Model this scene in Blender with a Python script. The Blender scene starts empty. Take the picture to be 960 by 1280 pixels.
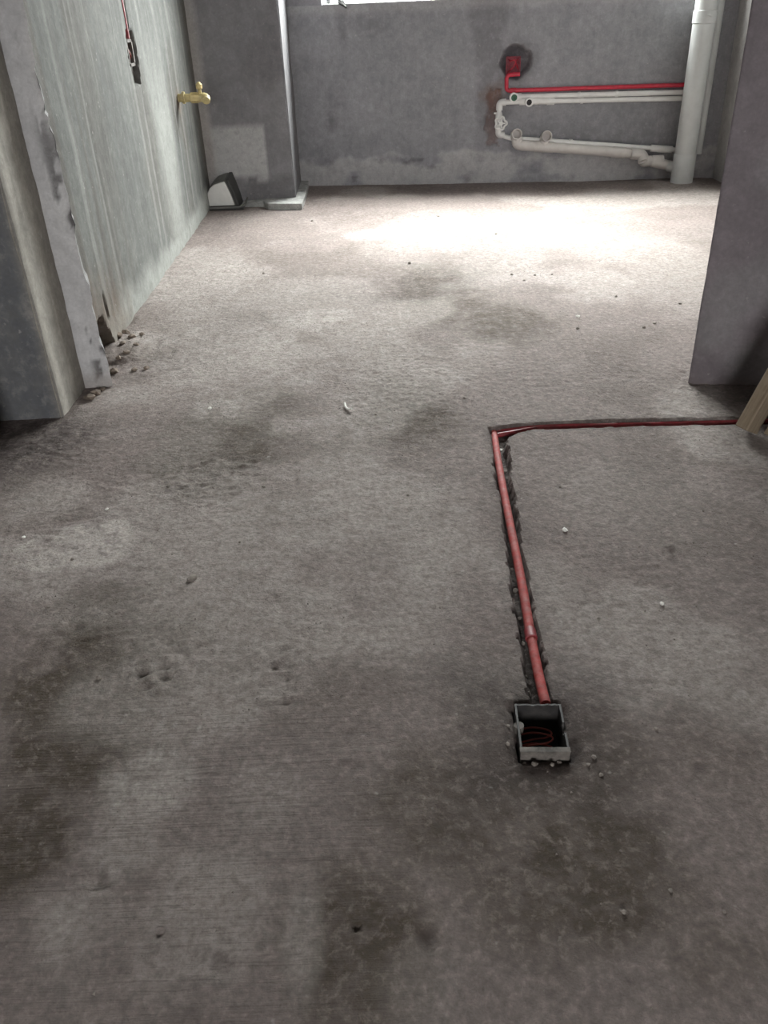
import bpy, bmesh, math, random
import numpy as np
from mathutils import Vector, Matrix

random.seed(4)
S = bpy.context.scene
COL = S.collection

# ------------------------------------------------------------------ camera
CAM_H = 0.92
FPX = 1035.0                       # focal length in pixels of the 960x1280 frame
PITCH = math.radians(31.92)        # below the horizontal
ROLL = math.radians(2.518)
Fv = np.array([0, math.cos(PITCH), -math.sin(PITCH)])
R0 = np.array([1.0, 0, 0]); U0 = np.array([0, math.sin(PITCH), math.cos(PITCH)])
Rv = R0 * math.cos(ROLL) - U0 * math.sin(ROLL)
Uv = U0 * math.cos(ROLL) + R0 * math.sin(ROLL)
CP = np.array([0, 0, CAM_H])
cam_d = bpy.data.cameras.new('camera')
cam = bpy.data.objects.new('camera', cam_d); COL.objects.link(cam)
M = Matrix(((Rv[0], Uv[0], -Fv[0], 0), (Rv[1], Uv[1], -Fv[1], 0), (Rv[2], Uv[2], -Fv[2], CAM_H), (0, 0, 0, 1)))
cam.matrix_world = M
cam_d.sensor_fit = 'VERTICAL'; cam_d.sensor_height = 36.0
cam_d.lens = 36.0 * FPX / 1280.0
cam_d.clip_start = 0.02
S.camera = cam

# ------------------------------------------------------------------ light
S.view_settings.view_transform = 'Standard'
S.view_settings.look = 'None'
S.view_settings.gamma = 1.0
S.view_settings.use_curve_mapping = False
S.view_settings.exposure = 2.27
S.cycles.max_bounces = 10
S.cycles.diffuse_bounces = 7

W = bpy.data.worlds.new('overcast_sky'); S.world = W; W.use_nodes = True
nt = W.node_tree; nt.nodes.clear()
wo = nt.nodes.new('ShaderNodeOutputWorld'); bg = nt.nodes.new('ShaderNodeBackground')
tc = nt.nodes.new('ShaderNodeTexCoord'); sx = nt.nodes.new('ShaderNodeSeparateXYZ')
rp = nt.nodes.new('ShaderNodeValToRGB')
nt.links.new(tc.outputs['Generated'], sx.inputs[0])
mp = nt.nodes.new('ShaderNodeMapRange'); mp.inputs[1].default_value = -1; mp.inputs[2].default_value = 1
nt.links.new(sx.outputs[2], mp.inputs[0]); nt.links.new(mp.outputs[0], rp.inputs[0])
e = rp.color_ramp.elements
e[0].position = 0.485; e[0].color = (.10, .10, .10, 1)
e[1].position = 1.0; e[1].color = (1.0, 1.0, 1.0, 1)
m = e.new(0.515); m.color = (.36, .36, .36, 1)
nt.links.new(rp.outputs[0], bg.inputs[0]); bg.inputs[1].default_value = 19.0
nt.links.new(bg.outputs[0], wo.inputs[0])

sun_d = bpy.data.lights.new('veiled_sun', 'SUN'); sun_d.energy = 5.2; sun_d.angle = math.radians(42); sun_d.color = (1.0, .985, .97)
sun = bpy.data.objects.new('veiled_sun', sun_d); COL.objects.link(sun)
sun.rotation_euler = (math.radians(-34), 0, math.radians(2))
def portal(name, loc, rot, sx_, sy_):
    d = bpy.data.lights.new(name, 'AREA'); d.shape = 'RECTANGLE'; d.size = sx_; d.size_y = sy_
    d.cycles.is_portal = True
    o = bpy.data.objects.new(name, d); o.location = loc; o.rotation_euler = rot; COL.objects.link(o)

WX0, WX1, WZ0, WZ1 = -0.21, 1.60, 0.890, 2.25      # window in the far wall (along the wall, height)
BK = -0.13; BY = 5.05; BANG = math.atan(BK); BN = math.hypot(1, BK)
portal('far_window_daylight', ((WX0 + WX1) / 2, BY + BK * (WX0 + WX1) / 2 + .10, (WZ0 + WZ1) / 2),
       (math.radians(-90), 0, BANG), WX1 - WX0, WZ1 - WZ0)
RX0, RX1, RZ0, RZ1, RY = -0.75, 0.45, 0.9, 1.66, -3.2   # opening behind the photographer
portal('rear_opening_daylight', ((RX0 + RX1) / 2, RY - .1, (RZ0 + RZ1) / 2), (math.radians(90), 0, 0), RX1 - RX0, RZ1 - RZ0)

# ------------------------------------------------------------------ helpers
def ray(x, y): return Fv + Rv * (x - 480) / FPX - Uv * (y - 640) / FPX
def on_floor(x, y, z=0.0):
    d = ray(x, y); return CP + d * ((z - CAM_H) / d[2])
def on_y(x, y, Y):
    d = ray(x, y); return CP + d * (Y / d[1])
def on_x(x, y, X):
    d = ray(x, y); return CP + d * (X / d[0])
def on_back(x, y, off=0.0):                       # point in front of the far wall by off
    d = ray(x, y); t = (BY - off * BN) / (d[1] - BK * d[0]); return CP + d * t

def lin(c):
    return tuple(((v / 255) / 12.92 if v / 255 <= .04045 else ((v / 255 + .055) / 1.055) ** 2.4) for v in c) + (1,)

_rng = np.random.default_rng(11)
_T = _rng.random((256, 256))
def vnoise(x, y):
    xi = np.floor(x).astype(int); yi = np.floor(y).astype(int)
    fx = x - xi; fy = y - yi
    fx = fx * fx * (3 - 2 * fx); fy = fy * fy * (3 - 2 * fy)
    a = _T[xi & 255, yi & 255]; b = _T[(xi + 1) & 255, yi & 255]
    c = _T[xi & 255, (yi + 1) & 255]; d = _T[(xi + 1) & 255, (yi + 1) & 255]
    return (a * (1 - fx) + b * fx) * (1 - fy) + (c * (1 - fx) + d * fx) * fy
def fbm(x, y, o=4, s=0):
    r = 0; a = .5; t = 0
    for k in range(o):
        r = r + a * vnoise(x * 2 ** k + 17.3 * (k + s), y * 2 ** k + 9.1 * (k + 2 * s)); t += a; a *= .5
    return r / t
def sstep(a, b, x):
    t = np.clip((x - a) / (b - a), 0, 1); return t * t * (3 - 2 * t)

class MB:
    """collects numpy geometry, then links it as one mesh object"""
    def __init__(s): s.v = []; s.f = []; s.n = 0; s.c = []
    def add(s, v, f, c=None):
        v = np.asarray(v, float).reshape(-1, 3)
        s.v.append(v); s.f += [tuple(int(i) + s.n for i in q) for q in f]; s.n += len(v)
        s.c.append(np.zeros((len(v), 3)) if c is None else np.asarray(c, float))
    def build(s, name, mat, parent=None, smooth=True, kind=None, colors=False, bevel=0):
        me = bpy.data.meshes.new(name)
        V = np.concatenate(s.v)
        me.from_pydata(V.tolist(), [], s.f); me.update()
        if colors:
            a = me.color_attributes.new('stain', 'FLOAT_COLOR', 'POINT')  # besides stains, some faces carry painted-in shade here
            C = np.concatenate([np.concatenate(s.c), np.ones((len(V), 1))], 1).astype(np.float32)
            a.data.foreach_set('color', C.ravel())
        if smooth: me.polygons.foreach_set('use_smooth', [True] * len(me.polygons))
        me.materials.append(mat)
        o = bpy.data.objects.new(name, me); COL.objects.link(o)
        if parent:
            o.parent = parent
            if parent.type == 'EMPTY' or True:
                o.matrix_parent_inverse = Matrix.Identity(4)
        if kind: o['kind'] = kind
        if smooth:
            bm = bmesh.new(); bm.from_mesh(me)
            for ed in bm.edges:
                if len(ed.link_faces) == 2 and ed.calc_face_angle(0) > math.radians(38): ed.smooth = False
            bm.to_mesh(me); bm.free()
        if bevel:
            b = o.modifiers.new('bevel', 'BEVEL'); b.width = bevel; b.segments = 2; b.limit_method = 'ANGLE'
        return o
    # ---- shapes
    def box(s, x0, x1, y0, y1, z0, z1, mtx=None):
        v = np.array([(x, y, z) for z in (z0, z1) for y in (y0, y1) for x in (x0, x1)], float)
        if mtx is not None: v = np.array([tuple(mtx @ Vector(p)) for p in v])
        s.add(v, [(0, 2, 3, 1), (4, 5, 7, 6), (0, 1, 5, 4), (2, 6, 7, 3), (0, 4, 6, 2), (1, 3, 7, 5)])
        return s
    def tube(s, path, r, seg=14, caps=True, rr=None):
        P = [Vector(p) for p in path]; n = len(P)
        T = []
        for i in range(n):
            a = P[max(i - 1, 0)]; b = P[min(i + 1, n - 1)]; T.append((b - a).normalized() if (b - a).length > 1e-9 else (T[-1] if T else Vector((0, 0, 1))))
        up = Vector((0, 0, 1)) if abs(T[0].z) < .9 else Vector((1, 0, 0))
        N = (up - T[0] * up.dot(T[0])).normalized()
        vs = []
        for i in range(n):
            N = (N - T[i] * N.dot(T[i])).normalized(); B = T[i].cross(N)
            q = rr[i] if rr is not None else r
            for k in range(seg):
                a = 2 * math.pi * k / seg
                vs.append(P[i] + (N * math.cos(a) + B * math.sin(a)) * q)
        fs = []
        for i in range(n - 1):
            for k in range(seg):
                k2 = (k + 1) % seg
                fs.append((i * seg + k, i * seg + k2, (i + 1) * seg + k2, (i + 1) * seg + k))
        if caps:
            fs.append(tuple(reversed(range(seg)))); fs.append(tuple((n - 1) * seg + k for k in range(seg)))
        s.add([tuple(v) for v in vs], fs); return s
    def open_pipe(s, path, r, ri, depth=.03, seg=18):
        """a pipe whose last end is an open mouth"""
        P = [Vector(p) for p in path]; d = (P[-1] - P[-2]).normalized()
        full = P + [P[-1], P[-1] - d * depth, P[-1] - d * depth]
        # rings sharing a position keep the direction of the mouth
        n = len(full); rad = [r] * len(P) + [ri, ri, .0005]
        T = []
        for i in range(len(P)):
            a = P[max(i - 1, 0)]; b = P[min(i + 1, len(P) - 1)]; T.append((b - a).normalized())
        T += [d, d, d]
        up = Vector((0, 0, 1)) if abs(T[0].z) < .9 else Vector((1, 0, 0))
        N = (up - T[0] * up.dot(T[0])).normalized(); vs = []
        for i in range(n):
            N = (N - T[i] * N.dot(T[i])).normalized(); B = T[i].cross(N)
            for k in range(seg):
                a = 2 * math.pi * k / seg; vs.append(full[i] + (N * math.cos(a) + B * math.sin(a)) * rad[i])
        fs = []
        for i in range(n - 1):
            for k in range(seg):
                k2 = (k + 1) % seg; fs.append((i * seg + k, i * seg + k2, (i + 1) * seg + k2, (i + 1) * seg + k))
        fs.append(tuple(reversed(range(seg))))
        s.add([tuple(v) for v in vs], fs); return s
    def extrude_profile(s, pts, y0, y1, scale0=1, scale1=1):
        n = len(pts)
        v = [(x * scale0, y0, z * scale0) for x, z in pts] + [(x * scale1, y1, z * scale1) for x, z in pts]
        f = [tuple(range(n)), tuple(reversed(range(n, 2 * n)))]
        for i in range(n):
            j = (i + 1) % n; f.append((i, i + n, j + n, j))
        s.add(v, f); return s
    def grid(s, us, vs, fn):
        """fn(U,V) -> (x,y,z arrays, colour array)"""
        Ug, Vg = np.meshgrid(us, vs); X, Y, Z, C = fn(Ug.ravel(), Vg.ravel())
        nu, nv = len(us), len(vs)
        i = (np.arange(nv - 1)[:, None] * nu + np.arange(nu - 1)[None, :]).ravel()
        F = np.stack([i, i + 1, i + nu + 1, i + nu], 1)
        s.add(np.stack([X, Y, Z], 1), F.tolist(), C); return s

def fillet(path, r, n=6):
    P = [Vector(p) for p in path]; out = [P[0]]
    for i in range(1, len(P) - 1):
        a = (P[i - 1] - P[i]); b = (P[i + 1] - P[i]); q = min(r, a.length * .49, b.length * .49)
        a = P[i] + a.normalized() * q; b = P[i] + b.normalized() * q
        for k in range(n + 1):
            t = k / n; out.append(a * (1 - t) ** 2 + P[i] * 2 * t * (1 - t) + b * t * t)
    out.append(P[-1]); return out
def dense(path, step=.03):
    P = [Vector(p) for p in path]; out = [P[0]]
    for a, b in zip(P, P[1:]):
        n = max(1, int((b - a).length / step)); out += [a.lerp(b, k / n) for k in range(1, n + 1)]
    return out
def smooth_path(P, n=8):
    P = [Vector(p) for p in P]; out = []
    for i in range(len(P) - 1):
        p0 = P[max(i - 1, 0)]; p1 = P[i]; p2 = P[i + 1]; p3 = P[min(i + 2, len(P) - 1)]
        for k in range(n):
            t = k / n
            out.append(.5 * ((2 * p1) + (p2 - p0) * t + (2 * p0 - 5 * p1 + 4 * p2 - p3) * t * t + (3 * p1 - p0 - 3 * p2 + p3) * t ** 3))
    out.append(P[-1]); return out

def thing(name, label, cat, loc=(0, 0, 0), group=None):
    o = bpy.data.objects.new(name, None); COL.objects.link(o); o.location = loc
    o.empty_display_size = .05
    o['label'] = label; o['category'] = cat
    if group: o['group'] = group
    return o
def tag(o, label, cat, group=None, kind=None):
    o['label'] = label; o['category'] = cat
    if group: o['group'] = group
    if kind: o['kind'] = kind
    return o
def part(mb, name, mat, root, label=None, **k):
    """build a part given in world coordinates under a thing that sits at root.location"""
    off = np.array(root.location) if root.parent is None else np.array(root.parent.location)
    mb.v = [v - off for v in mb.v]
    o = mb.build(name, mat, root, **k)
    if label: o['label'] = label
    return o

# ------------------------------------------------------------------ materials
def nodes(name):
    m_ = bpy.data.materials.new(name); m_.use_nodes = True
    t = m_.node_tree; b = t.nodes['Principled BSDF']; return m_, t, b
def tex(t, scale, detail=5, rough=.55, vec=None, stretch=(1, 1, 1), dist=0, loc=(0, 0, 0)):
    if vec is None:
        g = t.nodes.new('ShaderNodeNewGeometry'); vec = g.outputs['Position']
    mpn = t.nodes.new('ShaderNodeMapping'); mpn.inputs['Scale'].default_value = stretch; mpn.inputs['Location'].default_value = loc
    t.links.new(vec, mpn.inputs[0])
    n = t.nodes.new('ShaderNodeTexNoise'); n.inputs['Scale'].default_value = scale
    n.inputs['Detail'].default_value = detail; n.inputs['Roughness'].default_value = rough; n.inputs['Distortion'].default_value = dist
    t.links.new(mpn.outputs[0], n.inputs['Vector']); return n.outputs['Fac']
def rng(t, v, a, b, c=0., d=1.):
    n = t.nodes.new('ShaderNodeMapRange'); n.inputs[1].default_value = a; n.inputs[2].default_value = b
    n.inputs[3].default_value = c; n.inputs[4].default_value = d; t.links.new(v, n.inputs[0]); return n.outputs[0]
def math_(t, op, a, b):
    n = t.nodes.new('ShaderNodeMath'); n.operation = op
    for i, q in enumerate((a, b)):
        if isinstance(q, (int, float)): n.inputs[i].default_value = q
        else: t.links.new(q, n.inputs[i])
    return n.outputs[0]
def mix(t, f, a, b, mode='MIX'):
    n = t.nodes.new('ShaderNodeMix'); n.data_type = 'RGBA'; n.blend_type = mode
    for i, q in ((0, f), (6, a), (7, b)):
        if isinstance(q, (int, float)): n.inputs[i].default_value = q
        elif isinstance(q, tuple): n.inputs[i].default_value = q
        else: t.links.new(q, n.inputs[i])
    return n.outputs[2]
def bump(t, b, layers):
    prev = None
    for h, st, dist in layers:
        n = t.nodes.new('ShaderNodeBump'); n.inputs['Strength'].default_value = st; n.inputs['Distance'].default_value = dist
        t.links.new(h, n.inputs['Height'])
        if prev: t.links.new(prev, n.inputs['Normal'])
        prev = n.outputs[0]
    t.links.new(prev, b.inputs['Normal'])

def concrete(name, base, alt, streak=0., streak_dir=(1, 1, .06), stain_shade=None, sc=1., rough=.92, fine=.10, blotch=.75, grain=.25, floor=False):
    """cement render: two tones, drips, speckle; stain_shade = stain and painted-in shade colours laid by the R, G, B channels of the 'stain' attribute"""
    m_, t, b = nodes(name)
    big = tex(t, 2.2 * sc, 6, .6, dist=.6); mid = tex(t, 9 * sc, 5, .6, loc=(3, 1, 2)); fin = tex(t, 120, 3, .7)
    f = rng(t, big, .34, .66)
    c = mix(t, math_(t, 'MULTIPLY', f, blotch), lin(base), lin(alt))
    c = mix(t, rng(t, mid, .3, .7, 0, .35), c, lin(tuple(v * .72 for v in base)))
    if streak:
        st = tex(t, 26 * sc, 5, .65, stretch=streak_dir, dist=.2)
        c = mix(t, rng(t, st, .52, .72, 0, streak), c, lin(tuple(min(255, v * 1.32) for v in alt)))
        c = mix(t, rng(t, st, .46, .28, 0, streak), c, lin(tuple(v * .66 for v in base)))
    if stain_shade:
        at = t.nodes.new('ShaderNodeAttribute'); at.attribute_name = 'stain'  # holds stains and painted-in shade
        sp = t.nodes.new('ShaderNodeSeparateColor'); t.links.new(at.outputs['Color'], sp.inputs[0])
        brk = rng(t, tex(t, 24, 8, .7, loc=(2, 5, 1)), .34, .62, .45 if floor else .78, 1.3 if floor else 1.08)
        for i, q in enumerate(stain_shade):
            n_ = t.nodes.new('ShaderNodeMath'); n_.operation = 'MULTIPLY'; n_.use_clamp = True
            t.links.new(sp.outputs[i], n_.inputs[0]); t.links.new(brk, n_.inputs[1])
            c = mix(t, n_.outputs[0], c, lin(q))
    gr = tex(t, 64 if floor else 30, 9, .72, loc=(9, 2, 4), dist=.3)
    c = mix(t, rng(t, gr, .52, .36, 0, grain * 1.6), c, lin(tuple(v * .6 for v in base)))
    c = mix(t, rng(t, gr, .52, .66, 0, grain * 1.2), c, lin(tuple(min(255, v * 1.25) for v in alt)))
    c = mix(t, rng(t, fin, .3, .7, 0, fine * 2), c, lin(tuple(v * .55 for v in base)))
    spk = tex(t, 60, 2, .5, loc=(7, 7, 7)); c = mix(t, rng(t, spk, .70, .80, 0, .35), c, lin((196, 192, 186)))
    t.links.new(c, b.inputs['Base Color']); b.inputs['Roughness'].default_value = rough
    b.inputs['Specular IOR Level'].default_value = .25
    if floor:
        g = t.nodes.new('ShaderNodeNewGeometry'); sp2 = t.nodes.new('ShaderNodeSeparateXYZ'); t.links.new(g.outputs['Position'], sp2.inputs[0])
        near = math_(t, 'MULTIPLY', rng(t, sp2.outputs[1], 1.0, .75), rng(t, sp2.outputs[0], .05, -.15))
        tr = math_(t, 'MULTIPLY', rng(t, tex(t, 1, 4, .6, stretch=(3, 120, 1)), .42, .7), near)
        arc = tex(t, 1, 4, .6, stretch=(70, 14, 1), dist=.8)
        bump(t, b, [(mid, .3, .014), (tr, .8, .006), (arc, .18, .003), (tex(t, 42, 9, .72), .9, .010), (tex(t, 150, 6, .75), .7, .003), (fin, .5, .002)])
    else:
        bump(t, b, [(mid, .25, .012), (tex(t, 45, 6, .7), .35, .004), (fin, .25, .0015)])
    return m_
def plain(name, col, rough=.5, var=.12, sc=30, metal=0., spec=.5, dust=0.):
    m_, t, b = nodes(name)
    n = tex(t, sc, 4, .6)
    c = mix(t, rng(t, n, .3, .7), lin(col), lin(tuple(v * (1 - var) for v in col)))
    if dust: c = mix(t, rng(t, tex(t, 55, 6, .7, loc=(4, 4, 1)), .42, .7, 0, dust), c, lin((150, 142, 135)))
    t.links.new(c, b.inputs['Base Color']); b.inputs['Roughness'].default_value = rough
    b.inputs['Metallic'].default_value = metal; b.inputs['Specular IOR Level'].default_value = spec
    bump(t, b, [(tex(t, 150, 3, .6), .12, .001)])
    return m_

MAT = dict(
    back=concrete('cement_render_far_wall', (146, 146, 150), (163, 162, 166), .08, stain_shade=((96, 92, 95), (190, 188, 187), (118, 92, 82)), grain=.12),
    left=concrete('cement_render_left_wall', (104, 105, 103), (126, 127, 123), .16, (1, 1, .035), stain_shade=((92, 85, 79), (166, 168, 163), (122, 104, 90)), sc=1.1, grain=.12),
    column=concrete('cement_render_column', (130, 129, 132), (142, 141, 143), .05, stain_shade=((96, 93, 94), (182, 182, 181), (170, 160, 150)), grain=.1),
    right=concrete('cement_render_right_wall', (176, 174, 173), (192, 190, 188), .06, grain=.1),
    pier=concrete('cement_render_pier', (138, 130, 134), (150, 143, 146), .06, (1, 1, .1), stain_shade=((98, 91, 94), (148, 147, 147), (120, 100, 90)), grain=.1),
    jamb=concrete('cement_render_jamb', (150, 147, 141), (166, 162, 155), .22, (1, 1, .05), stain_shade=((112, 104, 97), (196, 191, 182), (96, 99, 105)), grain=.15),
    plaster=concrete('white_plaster_strip', (206, 205, 207), (218, 217, 216), .08, stain_shade=((108, 106, 106), (226, 224, 220), (150, 136, 124)), grain=.12),
    floor=concrete('cement_floor', (142, 130, 125), (155, 144, 139), 0, stain_shade=((80, 70, 58), (196, 188, 182), (56, 47, 45)), rough=.9, fine=.2, grain=.26, floor=True),
    ceiling=concrete('bare_ceiling', (184, 182, 180), (194, 192, 190)),
    sill=concrete('cement_sill', (165, 165, 162), (180, 180, 177)),
    shade=concrete('near_room_render', (128, 124, 122), (140, 136, 133)),
    red=plain('red_plastic_conduit', (176, 60, 57), .72, .25, 60, spec=.3, dust=.34),
    outlet_red=plain('dusty_crimson_plastic', (158, 40, 62), .55, .35, 90, dust=.12),
    redw=plain('bright_red_plastic_conduit', (196, 44, 66), .42, .15, 60),
    reddark=plain('dusty_dark_red_conduit', (150, 46, 54), .5, .25, 60, dust=.12),
    white=plain('white_plastic_pipe', (222, 221, 218), .38, .06, 25),
    grey=plain('off_white_drain_plastic', (208, 203, 198), .42, .08, 20),
    stack=plain('pale_grey_drain_stack', (196, 198, 196), .42, .07, 14),
    green=plain('green_plastic_insert', (62, 110, 84), .5),
    darkmetal=plain('dull_grey_steel', (50, 48, 48), .6, .25, 40, metal=.2, dust=.10),
    rim=plain('worn_box_rim', (104, 98, 92), .8, .5, 40, dust=.4),
    black=plain('dark_grey_plastic', (58, 58, 56), .45, .15),
    greyplastic=plain('mid_grey_plastic', (108, 108, 104), .5, .12),
    whitegloss=plain('white_glossy_plastic', (226, 226, 222), .22, .05),
    brass=plain('dull_brass', (204, 184, 128), .42, .2, 40, metal=.2),
    yellow=plain('yellow_painted_pipe', (196, 180, 126), .5, .2, 60, dust=.3),
    wire=plain('brown_red_wire', (150, 66, 58), .45, .2),
    stone=plain('grey_mortar_crumb', (150, 142, 134), .9, .3, 80, spec=.2),
    white_crumb=plain('white_plaster_crumb', (244, 242, 236), .8, .08, 80, spec=.2),
    brown_stone=plain('brown_rubble', (150, 136, 124), .9, .35, 60, spec=.2),
    alu=plain('grey_window_frame', (150, 152, 152), .4, .1, 20, metal=.4),
)
def wood():
    m_, t, b = nodes('weathered_batten_wood')
    g = t.nodes.new('ShaderNodeTexCoord')
    a = tex(t, 9, 6, .65, vec=g.outputs['Object'], stretch=(14, 14, .7), dist=.8)
    c = mix(t, rng(t, a, .3, .7), lin((150, 136, 116)), lin((116, 100, 82)))
    c = mix(t, rng(t, tex(t, 18, 4, .6, vec=g.outputs['Object']), .5, .75, 0, .5), c, lin((176, 164, 144)))
    t.links.new(c, b.inputs['Base Color']); b.inputs['Roughness'].default_value = .8
    bump(t, b, [(a, .3, .002)]); return m_
MAT['wood'] = wood()
def glass():
    m_, t, b = nodes('window_glass')
    t.nodes.remove(b); tr = t.nodes.new('ShaderNodeBsdfTransparent'); gl = t.nodes.new('ShaderNodeBsdfGlossy')
    gl.inputs['Roughness'].default_value = .02; mx = t.nodes.new('ShaderNodeMixShader')
    tr.inputs[0].default_value = (.93, .95, .94, 1)
    mx.inputs[0].default_value = .05; t.links.new(tr.outputs[0], mx.inputs[1]); t.links.new(gl.outputs[0], mx.inputs[2])
    t.links.new(mx.outputs[0], t.nodes['Material Output'].inputs[0]); return m_
MAT['glass'] = glass()

# ------------------------------------------------------------------ floor
CH = 2.75                                              # ceiling height
def poly_xy(pts, z=0): return np.array([on_floor(x, y, z)[:2] for x, y in pts])
gl_ = poly_xy([(611, 535), (613, 548), (619, 592), (628, 640), (637, 721), (648, 792), (660, 857), (666, 884)])
gr_ = poly_xy([(634, 535), (634, 552), (640, 605), (646, 640), (656, 701), (667, 762), (679, 823), (692, 878), (694, 884)])
gb_ = poly_xy([(612, 536), (640, 532), (690, 528.5), (760, 526), (920, 522.5), (990, 520)])
gf_ = poly_xy([(612, 549), (632, 549), (648, 542), (665, 538), (700, 536.8), (760, 535), (920, 531.2), (990, 528.5)])
BOX_C = on_floor(676, 914)[:2]; BOX_A = math.radians(-3.5)
blobs_dark = [(95, 890, 125, 120, 1.), (30, 1060, 75, 85, 1.), (165, 790, 85, 55, 1.), (450, 1240, 60, 120, .6), (800, 1150, 60, 30, .5), (790, 960, 60, 40, .25), (540, 370, 75, 42, .8), (265, 560, 95, 52, .85), (330, 505, 60, 28, .6), (150, 785, 110, 66, 1.), (70, 900, 100, 110, .6),
              (25, 1040, 85, 110, .6), (150, 860, 90, 60, .45), (505, 512, 70, 50, .7), (630, 400, 70, 24, .7), (380, 850, 120, 60, .25), (420, 560, 60, 30, .3),
              (700, 960, 130, 80, .6), (730, 1090, 150, 110, .7), (450, 1180, 95, 130, .75), (560, 1010, 120, 90, .55), (900, 1200, 120, 70, .35), (620, 880, 70, 60, .35),
              (200, 420, 55, 20, .4), (840, 330, 50, 30, .2), (500, 440, 90, 24, .3), (180, 440, 55, 18, .5), (880, 900, 100, 90, .2), (350, 640, 70, 40, .2)]
blobs_light = [(300, 440, 170, 60, .5), (250, 360, 90, 50, .45), (230, 560, 60, 40, .25), (820, 330, 70, 60, .3), (150, 1060, 60, 70, .35), (250, 1130, 90, 90, .25), (330, 760, 60, 40, .2), (110, 682, 80, 38, 1.), (400, 402, 85, 26, .55), (300, 440, 90, 24, .4), (350, 370, 80, 22, .4), (185, 985, 60, 62, .5), (90, 1150, 80, 80, .4), (60, 620, 60, 30, .35),
               (230, 700, 70, 60, .2), (320, 1000, 60, 60, .15), (560, 290, 120, 34, .35), (700, 300, 120, 30, .25), (160, 490, 60, 20, .4), (520, 1230, 60, 60, .15),  # far middle blobs paint in the window's pool of light
               (460, 700, 90, 70, .15), (800, 620, 110, 60, .12), (380, 1170, 26, 80, .35)]
rough_px = [(265, 590, 130, 45, 1.), (230, 830, 90, 45, 1.), (340, 850, 80, 55, 1.), (520, 480, 150, 60, .7), (90, 560, 90, 45, .9), (800, 870, 120, 60, .6), (900, 700, 90, 50, .3),
            (440, 940, 110, 60, .6), (110, 800, 90, 50, .8), (690, 470, 180, 40, .5), (60, 680, 70, 60, .7), (700, 1080, 150, 60, .5), (130, 1180, 90, 50, .35), (560, 420, 200, 50, .4), (860, 470, 40, 25, .8), (180, 440, 60, 30, 1.)]
pits_px = [(268, 1208, .014), (124, 1103, .012), (199, 1168, .007), (535, 1175, .014), (690, 885, .0), (178, 843, .012), (205, 848, .012), (345, 748, .010), (840, 690, .010), (445, 1160, .006), (640, 330, .02)]
def blob(X, Y, px, py, rx, ry):
    c = on_floor(px, py); ex = abs(on_floor(px + rx, py)[0] - c[0]); ey = abs(on_floor(px, py + ry)[1] - on_floor(px, py - ry)[1]) / 2
    return np.sqrt(((X - c[0]) / ex) ** 2 + ((Y - c[1]) / ey) ** 2)
def groove_mask(X, Y, jag=True):
    n = (fbm(X * 55, Y * 55, 3, 3) - .5) * .014 if jag else 0
    n2 = (fbm(X * 40 + 9, Y * 40, 3, 5) - .5) * .014 if jag else 0
    o = np.argsort(gl_[:, 1]); l = np.interp(Y, gl_[o, 1], gl_[o, 0]); o2 = np.argsort(gr_[:, 1]); r = np.interp(Y, gr_[o2, 1], gr_[o2, 0])
    dA = np.minimum(np.minimum(X - l + n, r - X + n2), np.minimum(gl_[:, 1].max() - Y, Y - gl_[:, 1].min() + .0))
    b = np.interp(X, gb_[:, 0], gb_[:, 1]); f = np.interp(X, gf_[:, 0], gf_[:, 1])
    dB = np.minimum(np.minimum(b - Y + n * .3, Y - f + n2 * .4), X - gb_[0, 0])
    return np.maximum(dA, dB)
def box_local(X, Y):
    dx = X - BOX_C[0]; dy = Y - BOX_C[1]; ca, sa = math.cos(-BOX_A), math.sin(-BOX_A)
    return dx * ca - dy * sa, dx * sa + dy * ca
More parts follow.
